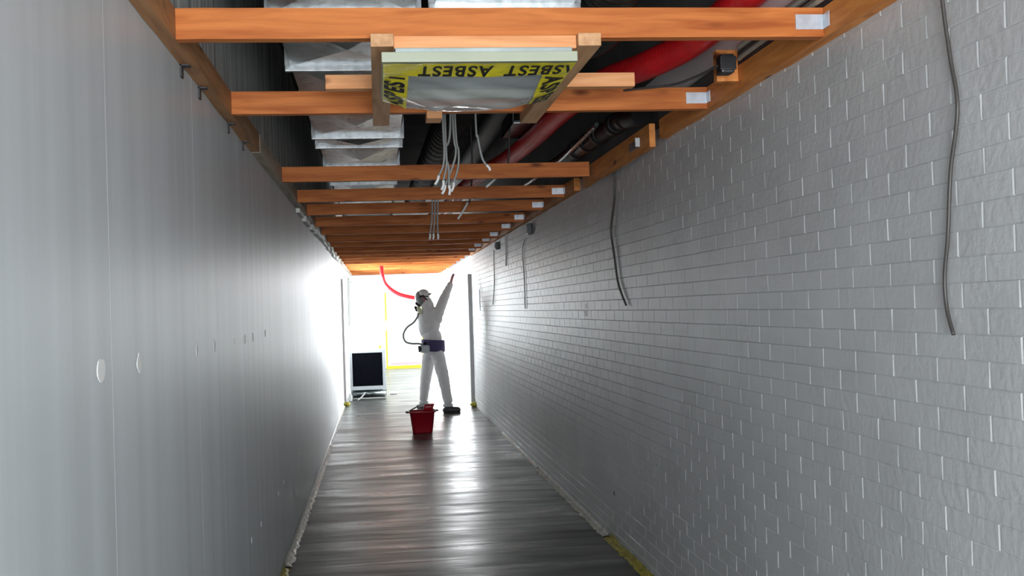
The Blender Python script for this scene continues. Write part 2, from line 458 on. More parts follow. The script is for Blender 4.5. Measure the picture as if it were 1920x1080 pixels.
# wall plates along both walls
def plate(name, x0, x1, y0, y1, z0, z1, label, m, ragged=True):
    bm = bmesh.new(); n = max(2, int((y1-y0)/.18)); rings = []
    for k in range(n+1):
        y = y0+(y1-y0)*k/n; j = random.uniform(-.003, .003) if ragged else 0
        rings.append([bm.verts.new((x0, y, z0+j)), bm.verts.new((x1, y, z0+j)), bm.verts.new((x1, y, z1)), bm.verts.new((x0, y, z1))])
    for a, b in zip(rings[:-1], rings[1:]):
        for k in range(4): bm.faces.new((a[k], a[(k+1) % 4], b[(k+1) % 4], b[k]))
    bm.faces.new(rings[0]); bm.faces.new(rings[-1])
    t = obj(name, bm, m, loc=((x0+x1)/2, (y0+y1)/2, z0))
    return tag(t, label, 'wall plate', 'timber plates along the wall tops')
pl = plate('timber_wall_plate', XL+.001, XL+.044, -2.9, 5.6, ZB, ZT, 'long timber plate along top of left wall, nearest the camera', M['left_plate'])
for cy in (3.64, 4.0, 4.75, 5.25):
    bm = bmesh.new(); box(bm, XL+.0005, XL+.006, cy-.02, cy+.02, ZB-.04, ZB+.012)
    box(bm, XL+.0005, XL+.03, cy-.02, cy+.02, ZB-.005, ZB-.001)
    k = obj('clip', bm, M['darkrub'], pl); k['label'] = 'dark metal clip'
plate('timber_wall_plate', XL+.001, XL+.044, 5.62, 24.5, ZB, ZT, 'timber plate along top of left wall running to the far end', M['dusty'])
plate('timber_wall_plate', XR-.044, XR-.001, -2.9, 5.34, ZB, ZT, 'orange timber plate on top of brick wall above the long hanging cable', M['pine_y'])
plate('timber_wall_plate', XR-.075, XR-.045, 5.42, 7.25, 2.268, 2.385, 'short loose bright orange timber board at top of brick wall by black pipes', M['pine_y'])
plate('timber_wall_plate', XR-.044, XR-.001, 7.75, YE-.1, ZB, ZT, 'timber plate on the brick wall beyond the short loose board', M['pine_y'])

lb = [o for o in bpy.data.objects if o.name.startswith('timber_wall_plate') and 'short loose' in o.get('label', '')][0]
bm = bmesh.new(); box(bm, XR-.0785, XR-.0755, 5.62, 5.86, 2.30, 2.345, bev=.001); box(bm, XR-.10, XR-.0755, 5.62, 5.625, 2.30, 2.345)
o = obj('angle_bracket', bm, M['galv2'], lb); o['label'] = 'shiny angle bracket'

# frame under the first joists that carries the light
fr = empty('light_support_frame', (.34, 3.9, 2.262), 'pine frame of two long rails hung under the first two joists', 'timber frame')
bxo('rail', M['pale_pine_y'], fr, .0, .066, 3.24, 4.64, 2.262, 2.2995, bev=.002)
bxo('rail', M['pale_pine_y'], fr, .607, .675, 3.24, 4.62, 2.262, 2.2995, bev=.002)
o = bxo('cross_piece', M['pale_pine'], fr, .067, .606, 3.27, 3.32, 2.262, 2.2995, bev=.002); o['label'] = 'pale pine cross piece'
t = bxo('timber_batten', M['pale_pine'], None, -.165, .965, 4.05, 4.1, 2.301, 2.352, bev=.002, loc=(.4, 4.07, 2.301))
tag(t, 'short pine batten lying across the rails behind the sealed light', 'batten')
t = bxo('timber_block', M['pale_pine'], None, .215, .277, 4.50, 4.62, 2.268, 2.299, bev=.002, loc=(.245, 4.56, 2.268))
tag(t, 'small pine block under the second joist beside the cable bundle', 'block')
t = bxo('timber_block', M['pine_y'], None, 1.30, 1.384, 4.12, 4.16, 2.33, 2.45, bev=.002, loc=(1.34, 4.14, 2.36))
tag(t, 'upright timber block on right wall plate beside the black box', 'block')

# sealed ceiling light
lt = empty('ceiling_light', (.316, 3.53, 2.215), 'square ceiling light sealed with plastic film and yellow warning tape', 'ceiling light')
bm = bmesh.new()
box(bm, .07, .59, 3.255, 3.80, 2.2455, 2.2615, bev=.002)
obj('housing', bm, M['housing'], lt)
bm = bmesh.new()
x0, x1, y0, y1, z0, z1 = .03, .602, 3.235, 3.825, 2.216, 2.245
box(bm, x0, x1, y0, y0+.03, z0, z1, bev=.002); box(bm, x0, x1, y1-.03, y1, z0, z1, bev=.002)
box(bm, x0, x0+.03, y0+.03, y1-.03, z0, z1, bev=.002); box(bm, x1-.03, x1, y0+.03, y1-.03, z0, z1, bev=.002)
tr = obj('trim_frame', bm, M['trimw'], lt); tr['label'] = 'cream metal trim frame'
bm = bmesh.new(); lathe(bm, [(.001, 2.238), (.085, 2.238), (.09, 2.232), (.095, 2.238), (.1, 2.244)], 36, c=(.35, 3.55, 0))
obj('lens', bm, M['louver'], lt)
def sheet_z(x, y):
    u = (x-x0)/(x1-x0); v = (y-y0)/(y1-y0)
    s = math.sin(math.pi*min(max(u, 0), 1))**.7
    b = s*max(0, math.sin(math.pi*min(max(v, 0), 1)**2.2))**.8
    wr = .0035*math.sin(14*u+9*v)*b + .003*math.sin(31*v-17*u)*b
    cr = 0
    for (ax, ay, bx, by) in ((0, 1, .7, .95), (0, 1, .45, .6), (0, .92, .5, 1.0), (1, .9, .5, 1), (0, .8, .35, .98)):
        dx, dy = bx-ax, by-ay; L2 = math.hypot(dx, dy); t = ((u-ax)*dx+(v-ay)*dy)/L2**2
        d = abs((u-ax)*dy-(v-ay)*dx)/L2
        if 0 <= t <= 1: cr -= .006*math.exp(-(d/.02)**2)*math.sin(math.pi*t)
    return z0-.003-.062*b+wr+cr
bm = bmesh.new(); n = 70; G = [[bm.verts.new((x0+.01+(x1-x0-.02)*i/n, y0+.01+(y1-y0-.02)*j/n, sheet_z(x0+.01+(x1-x0-.02)*i/n, y0+.01+(y1-y0-.02)*j/n))) for i in range(n+1)] for j in range(n+1)]
for j in range(n):
    for i in range(n):
        f = bm.faces.new((G[j][i], G[j][i+1], G[j+1][i+1], G[j+1][i])); f.smooth = True
obj('plastic_film', bm, M['film'], lt)
# warning tape round the edge (drapes over the film), with its lettering
def tape(xa, xb, ya, yb, text, right, upv, size, at_list, xs=1.0):
    bm = bmesh.new(); nx, ny = 40, 40
    V = [[None]*(nx+1) for _ in range(ny+1)]
    for j in range(ny+1):
        for i in range(nx+1):
            x = xa+(xb-xa)*i/nx; y = ya+(yb-ya)*j/ny
            V[j][i] = bm.verts.new((x, y, sheet_z(x, y)-.0022+.0008*math.sin(60*x+40*y)))
    for j in range(ny):
        for i in range(nx):
            f = bm.faces.new((V[j][i], V[j][i+1], V[j+1][i+1], V[j+1][i])); f.smooth = True
    o = obj('warning_tape', bm, M['yellow'], lt); o['label'] = 'yellow warning tape with black print'
    for (px, py) in at_list:
        cu = bpy.data.curves.new('t', 'FONT'); cu.body = text; cu.size = size; cu.align_x = 'CENTER'; cu.align_y = 'CENTER'; cu.space_character = 1.15; cu.offset = .0035
        to = bpy.data.objects.new('t', cu)
        me = bpy.data.meshes.new_from_object(to)
        bpy.data.objects.remove(to)
        b2 = bmesh.new(); b2.from_mesh(me)
        for _ in range(2):
            bmesh.ops.subdivide_edges(b2, edges=[e for e in b2.edges if e.calc_length() > .01], cuts=2)
        r = Vector(right); u = Vector(upv)
        bad = []
        for v in b2.verts:
            p = Vector((px, py, 0)) + r*v.co.x*xs + u*v.co.y
            if not (xa-.001 <= p.x <= xb+.001 and ya-.001 <= p.y <= yb+.001): bad.append(v)
            v.co = (p.x, p.y, sheet_z(p.x, p.y)-.0042)
        bmesh.ops.delete(b2, geom=bad, context='VERTS')
        bmesh.ops.triangulate(b2, faces=b2.faces[:])
        l = obj('lettering', b2, M['ink'], o, recalc=False)
tape(x0+.004, x1-.004, y0+.002, y0+.135, 'ASBEST', (-1, 0, 0), (0, 1, 0), .14, [(.247, y0+.072), (.505, y0+.072)], .43)
tape(x0+.004, x0+.08, y0+.137, y1-.02, 'ASBEST', (0, -1, 0), (-1, 0, 0), .082, [(x0+.042, y0+.33)], 1.35)
tape(x1-.085, x1-.004, y0+.137, y1-.004, 'ASBEST', (0, 1, 0), (1, 0, 0), .082, [(x1-.045, y0+.36)], 1.35)

# ------------------------------------------------------------------ services in the void
# long rectangular duct with cross-broken sheets and flanges
du = empty('metal_duct', (-.095, 8, 2.6), 'long galvanised rectangular duct running away above the left half', 'duct')
DX0, DX1, DZ0, DZ1 = -.355, .165, 2.60, 2.86
def duct_section(xa, xb, ya, yb, za, zb, parent, crease=.012):
    bm = bmesh.new()
    def panel(c4, nrm):
        vs = [bm.verts.new(p) for p in c4]
        c = sum((Vector(p) for p in c4), Vector())/4 + Vector(nrm)*crease
        m = bm.verts.new(c)
        for k in range(4): bm.faces.new((vs[k], vs[(k+1) % 4], m))
    panel([(xa, ya, za), (xb, ya, za), (xb, yb, za), (xa, yb, za)], (0, 0, -1))
    panel([(xa, ya, zb), (xb, ya, zb), (xb, yb, zb), (xa, yb, zb)], (0, 0, 1))
    panel([(xa, ya, za), (xa, yb, za), (xa, yb, zb), (xa, ya, zb)], (-1, 0, 0))
    panel([(xb, ya, za), (xb, yb, za), (xb, yb, zb), (xb, ya, zb)], (1, 0, 0))
    bm.faces.new([bm.verts.new(p) for p in ((xa, ya, za), (xb, ya, za), (xb, ya, zb), (xa, ya, zb))])
    bm.faces.new([bm.verts.new(p) for p in ((xa, yb, za), (xb, yb, za), (xb, yb, zb), (xa, yb, zb))])
    bmesh.ops.remove_doubles(bm, verts=bm.verts[:], dist=.0001)
    return obj('duct_section', bm, M['galv'], parent)
def flange(xa, xb, y, za, zb, parent, w=.03, h=.025):
    bm = bmesh.new()
    box(bm, xa-h, xb+h, y-w/2, y+w/2, za-h, za+.004, bev=.003); box(bm, xa-h, xb+h, y-w/2, y+w/2, zb-.004, zb+h, bev=.003)
    box(bm, xa-h, xa+.004, y-w/2, y+w/2, za, zb); box(bm, xb-.004, xb+h, y-w/2, y+w/2, za, zb)
    o = obj('flange', bm, M['galv2'], parent); o['label'] = 'bright folded duct flange'
    return o
cuts = [2.0, 3.1, 4.15, 5.04, 5.95, 7.02, 7.42, 8.46, 9.6, 10.6, 11.75, 12.9, 14.0, 15.2, 16.4, 17.5]
for a, b in zip(cuts[:-1], cuts[1:]): duct_section(DX0, DX1, a+.004, b-.004, DZ0, DZ1, du, .034)
for c in cuts: flange(DX0, DX1, c, DZ0, DZ1, du)
d2_ = empty('metal_duct', (.5, 2.9, 2.6), 'wide metal duct above the nearest joist, seen at the top edge', 'duct')
duct_section(.235, .74, 1.9, 4.02, 2.6, 2.86, d2_); flange(.235, .74, 4.03, 2.6, 2.86, d2_, w=.04)
# dark insulated duct beside the steel duct
bm = bmesh.new(); 
P = [(.64, 4.9, 2.86), (.64, 7, 2.88), (.56, 9, 2.9), (.5, 15, 2.92)]
def rib(R0, n, amp): return lambda t: R0+amp*math.sin(2*math.pi*n*t)
tube(bm, P, rib(.12, 60, .006), 20, n=160)
tag(obj('insulated_duct', bm, M['duct_insul'], loc=(.36, 9, 2.75)), 'dark round insulated duct beside the steel duct, right of the cable bundle', 'duct')
bm = bmesh.new(); tube(bm, [(.99, 3.2, 2.86), (.95, 4.2, 2.76), (.99, 4.75, 2.72), (1.02, 5.5, 2.84), (1.0, 6.4, 3.05)], rib(.115, 34, .007), 24, n=60)
tag(obj('flexible_duct', bm, M['flex'], loc=(.9, 4.7, 2.65)), 'ribbed dark flexible duct behind the right rail beside the red hose', 'duct')
bm = bmesh.new(); tube(bm, [(1.1, 7.0, 3.189), (1.1, 9, 3.189), (1.08, 12, 3.189), (1.08, 16, 3.189)], .11, 18)
tag(obj('insulated_duct', bm, M['duct_insul'], loc=(.9, 10, 2.85)), 'dark round insulated duct above the red hose further along', 'duct')
bm = bmesh.new(); box(bm, .90, 1.05, 7.2, 7.85, 2.69, 2.71, bev=.004); box(bm, .90, .905, 7.2, 7.85, 2.69, 2.8)
tag(obj('metal_tray', bm, M['galv'], loc=(.97, 7.5, 2.7)), 'small folded metal tray left of the red hose behind the second joist', 'tray')
# red hose
bm = bmesh.new()
tube(bm, [(1.28, 2.0, 2.62), (1.325, 3.2, 2.60), (1.33, 4.0, 2.575), (1.30, 4.5, 2.56), (1.22, 4.9, 2.56), (1.13, 5.5, 2.60), (1.085, 6.4, 2.62), (1.06, 7.4, 2.62), (1.0, 8.4, 2.62), (.89, 9.4, 2.62), (.80, 10.4, 2.60), (.78, 12, 2.62), (.7, 14, 2.66)],
     rib(.062, 150, .0012), 24, n=36)
tag(obj('red_hose', bm, M['red'], loc=(1.1, 6, 2.55)), 'thick red hose winding through the open ceiling beside the joists', 'hose')
# white board behind the hose at right, pipes and conduits along the right wall
bm = bmesh.new(); box(bm, 1.404, 1.425, 2.0, 6.0, 2.47, 2.62, bev=.003)
tag(obj('white_board', bm, M['white'], loc=(1.41, 4, 2.5)), 'long white board on edge behind the red hose', 'board')
for k, (x, z) in enumerate(((1.365, 2.403), (1.335, 2.425), (1.36, 2.45), (1.39, 2.43))):
    bm = bmesh.new()
    tube(bm, [(x, 1.5, z), (x+.004*math.sin(k), 3, z+.003), (x, 3.9-.12*k, z), (x-.001*k, 4.05-.1*k, z-.003)], .009, 8)
    tag(obj('conduit', bm, M['conduit'], loc=(x, 3, z)), ('lowest', 'leftmost', 'topmost', 'rightmost')[k]+' of the thin beige conduits above the right wall plate', 'conduit', 'conduits along the right wall plate')
# black drain pipe with sockets
dp = empty('drain_pipe', (1.3, 6.2, 2.42), 'black plastic drain pipe with thick collars beside the loose orange board', 'pipe')
bm = bmesh.new(); tube(bm, [(1.315, 5.62, 2.475), (1.29, 6.2, 2.465), (1.26, 6.9, 2.465), (1.24, 8.0, 2.48)], .046, 18)
obj('pipe_run', bm, M['black'], dp)
for a in (5.75, 5.95, 6.3, 6.6, 6.9):
    x = 1.315-(a-5.62)*.043
    bm = bmesh.new(); tube(bm, [(x, a-.045, 2.47), (x, a-.04, 2.47), (x, a+.04, 2.47), (x, a+.045, 2.47)], lambda t: .058 if .05 < t < .95 else .05, 20, smooth=False)
    obj('collar', bm, M['black'], dp)
bm = bmesh.new(); tube(bm, [(1.345, 5.50, 2.452), (1.335, 5.58, 2.455), (1.325, 5.66, 2.463), (1.315, 5.74, 2.475)], .062, 22)
obj('elbow', bm, M['black'], dp)
bm = bmesh.new(); tube(bm, [(1.20, 5.95, 2.47), (1.185, 6.6, 2.44), (1.18, 7.4, 2.43), (1.1, 9, 2.42)], .012, 12)
tag(obj('thin_pipe', bm, M['galv'], loc=(1.15, 7, 2.5)), 'thin grey pipe running beside the black drain pipe', 'pipe')
bm = bmesh.new(); box(bm, 1.275, 1.325, 3.98, 4.05, 2.335, 2.405, bev=.008); box(bm, 1.27, 1.33, 3.975, 3.985, 2.345, 2.395, bev=.003)
tag(obj('junction_box', bm, M['socket'], loc=(1.3, 4, 2.335)), 'black junction box hanging at the right wall plate beside the conduits', 'junction box')
bm = bmesh.new(); tube(bm, [(1.28, 4.02, 2.37), (1.2, 4.3, 2.36), (1.05, 4.5, 2.375), (.9, 4.9, 2.42)], .005, 8)
tag(obj('black_cable', bm, M['cable_d'], loc=(1.28, 4.02, 2.37)), 'thin black cable running left from the black junction box', 'cable')

# hanging cables (each with its stripped pale end)
def hang(pts, r, label, group, m='cable', tip=.05, tipm='cable_w'):
    bm = bmesh.new(); tube(bm, pts, r, 8)
    o = obj('hanging_cable', bm, M[m], loc=pts[0]); tag(o, label, 'cable', group)
    if tip:
        a = Vector(pts[-1]); d = (a-Vector(pts[-2])).normalized()
        bm = bmesh.new(); tube(bm, [a, a+d*tip*.5+Vector((.004, 0, 0)), a+d*tip], r*1.25, 8)
        obj('stripped_end', bm, M[tipm], o)
    return o
G1 = 'grey cables hanging in a bundle behind the sealed light'
for k, (xt, xm, xe, ze) in enumerate(((.322, .325, .295, 2.12), (.334, .335, .318, 2.10), (.362, .33, .345, 2.08), (.375, .385, .33, 2.085), (.388, .40, .372, 2.10))):
    hang([(xt, 5.2+.03*k, 3.3), (xt, 5.2+.03*k, 2.40), (xm, 5.2+.03*k, 2.25), ((xm+xe)/2+.008, 5.2+.03*k, 2.17), (xe, 5.2+.03*k, ze)], .0052, ('leftmost', 'second from left', 'middle', 'second from right', 'rightmost')[k]+' grey cable of the five hanging behind the sealed light', G1, tip=.045)
hang([(.47, 5.2, 3.3), (.475, 5.2, 2.4), (.482, 5.2, 2.30), (.50, 5.2, 2.2), (.52, 5.2, 2.165)], .005, 'single grey cable hanging apart to the right of the bundle', None, tip=.03)
for k, (xt, xe) in enumerate(((.41, .39), (.43, .415), (.452, .447))):
    hang([(xt, 8.232, 2.385), (xt+.004, 8.24, 2.3), (xt-.003, 8.24, 2.16), (xe, 8.24, 2.055)], .0062, ('left', 'middle', 'right')[k]+' cable of the smaller hanging trio below the fourth joist', 'smaller bundle of hanging cables', tip=.04)
for nm, a, b in (('upper stripped white cable end poking down behind the third joist', (.865, 7.5, 2.425), (.73, 7.5, 2.325)), ('lower stripped white cable end poking down behind the fourth joist', (.73, 8.9, 2.345), (.635, 8.9, 2.22))):
    dd = (Vector(b)-Vector(a)); a = Vector(a)
    hang([(a.x+.03, a.y, 3.3), (a.x+.045, a.y, 2.7), (a-dd*.2+Vector((0, 0, .005)))[:], a[:]], .007, nm, None, m='cable_d', tip=dd.length)
# cables down the brick wall
XW = XR-.012
o = hang([(XW-.02, 2.60, 2.42), (XW-.01, 2.62, 2.24), (XW, 2.61, 2.08), (XW, 2.585, 1.95), (XW, 2.63, 1.80), (XW, 2.655, 1.646), (XW, 2.68, 1.54), (XW, 2.675, 1.46), (XW-.004, 2.64, 1.396)], .0052,
     'long dark cable hanging down the brick wall nearest the camera', None, m='cable_d', tip=0)
hang([(XW, 6.50, 2.40), (XW, 6.54, 2.28), (XW, 6.58, 2.12), (XW, 6.70, 1.95), (XW, 6.64, 1.80), (XW, 6.55, 1.62), (XW, 6.36, 1.49)], .0065,
     'dark grey cable hanging from the loose board down the brick wall', None, m='cable_d', tip=0)
hang([(XW, 12.3, 2.34), (XW, 12.32, 2.15), (XW, 12.37, 1.96)], .008, 'short thin grey cable hanging on brick wall between the two sockets', None, m='cable_m', tip=0)
hang([(XW, 10.75, 2.15), (XW, 10.92, 2.05), (XW, 10.85, 1.8), (XW, 10.86, 1.48)], .006, 'faint painted-over cable on the brick wall below the nearer socket', None, m='cable_m', tip=0)
hang([(XW, 13.6, 2.2), (XW, 13.65, 2.13), (XW, 13.7, 1.8), (XW, 13.96, 1.54)], .006, 'faint painted-over cable on the brick wall below the farther socket', None, m='cable_m', tip=0)
for y, z, s, nm in ((10.3, 2.216, 1.0, 'nearer dark socket box high on the brick wall'), (13.15, 2.226, .9, 'farther dark socket box high on the brick wall')):
    e = bmesh.new(); box(e, XR-.045, XR-.001, y-.05*s, y+.05*s, z-.05*s, z+.05*s, bev=.008)
    o = obj('socket_box', e, M['socket'], loc=(XR-.02, y, z)); tag(o, nm, 'socket')
    e = bmesh.new(); lathe(e, [(.018, 0), (.024, 0), (.024, .008), (.018, .008)], 16)
    bmesh.ops.rotate(e, verts=e.verts[:], cent=(0, 0, 0), matrix=Matrix.Rotation(R(-90), 3, 'Y')); bmesh.ops.translate(e, verts=e.verts[:], vec=(XR-.044, y, z))
    obj('socket_ring', e, M['cable_m'], o)
e = bmesh.new(); box(e, XR-.002, XR+.001, 7.63, 7.74, 1.42, 1.462, bev=.0008); box(e, XR-.002, XR+.001, 7.65, 7.72, 1.472, 1.505, bev=.0008)
tag(obj('wall_plug', e, M['cable_w'], loc=(XR, 7.69, 1.46)), 'small white plug patch in the middle of the brick wall', 'wall plug')
e = bmesh.new(); box(e, XR-.004, XR-.0005, 6.92, 6.945, .30, .325, bev=.001)
tag(obj('wall_plug', e, M['socket'], loc=(XR, 6.93, .31)), 'tiny dark plug hole low on the brick wall', 'wall plug')

# ------------------------------------------------------------------ tape along the floor edges
def edge_tape(name, side, y0, y1, m, label, wfl=.035, wup=.035, step=.05):
    x = XL if side < 0 else XR; s = 1 if side < 0 else -1
    bm = bmesh.new(); n = int((y1-y0)/step); prev = None
    for k in range(n+1):
        y = y0+(y1-y0)*k/n; a = wfl*random.uniform(.75, 1.15); b = wup*random.uniform(.7, 1.15)
        h = random.uniform(.002, .007)
        cur = [bm.verts.new((x+s*(a), y, .0015)), bm.verts.new((x+s*a*.55, y, .002+h)), bm.verts.new((x+s*.007, y, .008)), bm.verts.new((x+s*(.003+h*.4), y, b*.6)), bm.verts.new((x+s*.0025, y, b))]
        if prev:
            for q in range(4): bm.faces.new((prev[q], prev[q+1], cur[q+1], cur[q]))
        prev = cur
    return tag(obj(name, bm, M[m], loc=(x, (y0+y1)/2, 0)), label, 'tape')
edge_tape('floor_edge_tape', -1, 4.6, 6.75, 'ytape', 'dirty yellow tape along foot of the left wall nearest the camera', .04, .035)
edge_tape('floor_edge_tape', -1, 6.8, 12.8, 'wtape', 'whitish tape strip along foot of the left wall', .045, .04)
edge_tape('floor_edge_tape', -1, 12.85, 18.3, 'wtape', 'narrow dirty tape along left wall foot near the far door post', .025, .02)
edge_tape('floor_edge_tape', 1, 4.6, 7.1, 'ytape', 'crumpled yellow tape along foot of the brick wall nearest the camera', .045, .035)
edge_tape('floor_edge_tape', 1, 7.15, 10.3, 'wtape', 'whitish tape strip along foot of the brick wall', .05, .035)
edge_tape('floor_edge_tape', 1, 10.35, 13.4, 'wtape', 'narrower pale tape strip along brick wall foot further away', .03, .02)
for (x, y, s, nm) in ((XR-.035, 17.05, .05, 'crumpled yellow tape scrap at foot of the right grey door post'), (XL+.05, 18.2, .045, 'crumpled yellow tape scrap at foot of the left door post')):
    bm = bmesh.new(); bmesh.ops.create_icosphere(bm, subdivisions=3, radius=s)
    for v in bm.verts:
        q = 1+.3*math.sin(v.co.x*90)*math.sin(v.co.y*110+1)*math.cos(v.co.z*100)+random.uniform(-.07, .07)
        v.co = Vector((v.co.x*q*1.2, v.co.y*q, v.co.z*q*.75)) + Vector((x, y, s*.8))
    tag(obj('tape_scrap', bm, M['ytape'], loc=(x, y, 0)), nm, 'tape')

# ------------------------------------------------------------------ bucket
bk = empty('mop_bucket', (.487, 13.8, 0), 'red plastic mop bucket standing on the floor behind the worker\'s feet'.replace('behind', 'in front of'), 'bucket')
def rrect(cx, cy, hx, hy, r, z, n=6):
    out = []
    for sx, sy, a0 in ((1, 1, 0), (-1, 1, 90), (-1, -1, 180), (1, -1, 270)):
        for k in range(n+1):
            a = R(a0+90*k/n); out.append((cx+sx*(hx-r)+r*math.cos(a), cy+sy*(hy-r)+r*math.sin(a), z))
    return out
def loft(bm, loops, cap0=True, cap1=False):
    rings = [[bm.verts.new(p) for p in l] for l in loops]
    for a, b in zip(rings[:-1], rings[1:]):
        for k in range(len(a)):
            f = bm.faces.new((a[k], a[(k+1) % len(a)], b[(k+1) % len(a)], b[k])); f.smooth = True
    if cap0: bm.faces.new(rings[0][::-1])
    if cap1: bm.faces.new(rings[-1])
bm = bmesh.new(); cx, cy = .487, 13.8
loft(bm, [rrect(cx, cy, .118, .10, .05, .002), rrect(cx, cy, .122, .104, .05, .02), rrect(cx, cy, .150, .13, .055, .25), rrect(cx, cy, .166, .145, .06, .252),
          rrect(cx, cy, .166, .145, .06, .27), rrect(cx, cy, .148, .128, .055, .27), rrect(cx, cy, .12, .1, .05, .03)], True, True)
obj('pail', bm, M['bucket'], bk)
bm = bmesh.new(); tube(bm, [(cx-.165, cy, .262), (cx-.10, cy-.02, .30), (cx-.02, cy-.03, .335), (cx+.06, cy-.02, .325), (cx+.165, cy, .262)], .008, 10)
o = obj('handle', bm, M['darkrub'], bk); o['label'] = 'dark carrying handle'
bm = bmesh.new(); tube(bm, [(cx-.045, cy-.032, .326), (cx, cy-.032, .337), (cx+.03, cy-.03, .334)], .017, 12); g = obj('grip', bm, M['white'], bk); g['label'] = 'white handle grip'
bm = bmesh.new()
loft(bm, [rrect(cx+.075, cy+.02, .05, .05, .02, .255), rrect(cx+.08, cy+.02, .06, .055, .02, .31), rrect(cx+.09, cy+.02, .065, .055, .02, .345)], True, True)
obj('wringer', bm, M['bucket'], bk)
bm = bmesh.new(); box(bm, cx+.155, cx+.20, cy-.03, cy+.03, .255, .275, bev=.006)
o = obj('side_lug', bm, M['darkrub'], bk)
bm = bmesh.new(); box(bm, cx-.20, cx-.155, cy-.03, cy+.03, .245, .268, bev=.006)
o = obj('side_lug', bm, M['darkrub'], bk)

# ------------------------------------------------------------------ air cleaning unit
un = empty('air_cleaner', (-.215, 19.5, 0), 'light grey portable air cleaner with black filter front at left lobby entrance', 'air cleaner')
UX0, UX1, UY0, UY1 = -.52, .09, 19.3, 19.85
bm = bmesh.new(); box(bm, UX0, UX1, UY0+.03, UY1, .20, .86, bev=.012); obj('casing', bm, M['unit'], un)
bm = bmesh.new()
box(bm, UX0, UX1, UY0, UY0+.03, .80, .86, bev=.006); box(bm, UX0, UX1, UY0, UY0+.03, .17, .235, bev=.006)
box(bm, UX0, UX0+.045, UY0, UY0+.03, .235, .80, bev=.004); box(bm, UX1-.055, UX1, UY0, UY0+.03, .235, .80, bev=.004); obj('front_frame', bm, M['unit'], un)
bm = bmesh.new(); box(bm, UX0+.045, UX1-.055, UY0+.012, UY0+.034, .235, .80); o = obj('filter_panel', bm, M['filter'], un); o['label'] = 'black pre-filter mat'
bm = bmesh.new(); tube(bm, [(UX0+.02, UY0+.1, .105), (UX1-.01, UY0+.1, .105)], .06, 20, smooth=False); o = obj('outlet_drum', bm, M['galv'], un); o['label'] = 'silver drum under the casing'
bm = bmesh.new(); box(bm, UX0+.01, UX1, UY0+.12, UY1-.05, .03, .17, bev=.01); obj('base', bm, M['darkrub'], un)
for sx in (UX0+.03, UX1-.02):
    for sy in (UY0+.06, UY1-.05):
        bm = bmesh.new(); box(bm, sx-.012, sx+.012, sy-.012, sy+.012, 0, .2, bev=.003); obj('leg', bm, M['jamb'], un)
bm = bmesh.new(); tube(bm, [(-.40, 19.22, .012), (-.33, 19.24, .06), (-.27, 19.27, .13)], .01, 8)
tag(obj('white_strap', bm, M['white'], loc=(-.4, 19.2, 0)), 'short white strap leaning against the underside of the air cleaner', 'strap')
bm = bmesh.new(); box(bm, UX0-.03, UX0+.03, 19.14, 19.2, .0, .12, bev=.02)
tag(obj('plastic_bottle', bm, M['white'], loc=(UX0, 19.17, 0)), 'small white plastic container at left foot of the air cleaner', 'bottle')
bm = bmesh.new(); lathe(bm, [(.014, 0), (.03, 0), (.03, .05), (.014, .05), (.014, 0)], 20, c=(-.0, 19.5, .861))
o = obj('tape_roll', bm, M['ytape'], loc=(0, 19.5, .861)); tag(o, 'olive yellow roll of tape on top of the air cleaner', 'tape roll')
# crumpled film hanging at the left beside the unit
bm = bmesh.new(); n = 16; G = []
for j in range(n+1):
    r_ = []
    for i in range(n+1):
        u, v = i/n, j/n
        wdt = .12+.30*(1-v)
        r_.append(bm.verts.new((XL+.03+wdt*u*.75+.01*math.sin(9*v), 20.6-.3*u+.04*math.sin(7*u+5*v), .03+1.25*v-.12*u*v)))
    G.append(r_)
for j in range(n):
    for i in range(n):
        f = bm.faces.new((G[j][i], G[j][i+1], G[j+1][i+1], G[j+1][i])); f.smooth = True
tag(obj('plastic_sheeting', bm, M['film2'], loc=(XL+.1, 20.5, 0)), 'pale translucent plastic sheeting draped at left wall behind the air cleaner', 'plastic sheeting')
# small litter on the lobby floor
bm = bmesh.new(); bmesh.ops.create_icosphere(bm, subdivisions=3, radius=.05)
for v in bm.verts: v.co = Vector((v.co.x*1.6+random.uniform(-.006, .006), v.co.y, v.co.z*.5+.02))+Vector((.22, 20.4, 0))
tag(obj('litter_scrap', bm, M['white'], loc=(.22, 20.4, 0)), 'crumpled pale scrap on the floor right of the air cleaner', 'scrap')

# second red hose hanging from the last joists down towards the worker's head
bm = bmesh.new(); tube(bm, [(.06, 20.2, 2.7), (.07, 20.1, 2.4), (.085, 20, 2.13), (.15, 20, 1.955), (.33, 20, 1.81), (.56, 20, 1.735), (.76, 20.03, 1.70), (.88, 20.05, 1.58), (.96, 20.05, 1.1), (1.06, 20.05, .7), (1.13, 20.05, .35), (1.16, 20.05, .05), (1.17, 20.3, .035)], .034, 16)
tag(obj('red_hose', bm, M['red'], loc=(.08, 20, 2.1)), 'thin red hose hanging in a curve beyond the far joists behind the worker', 'hose')

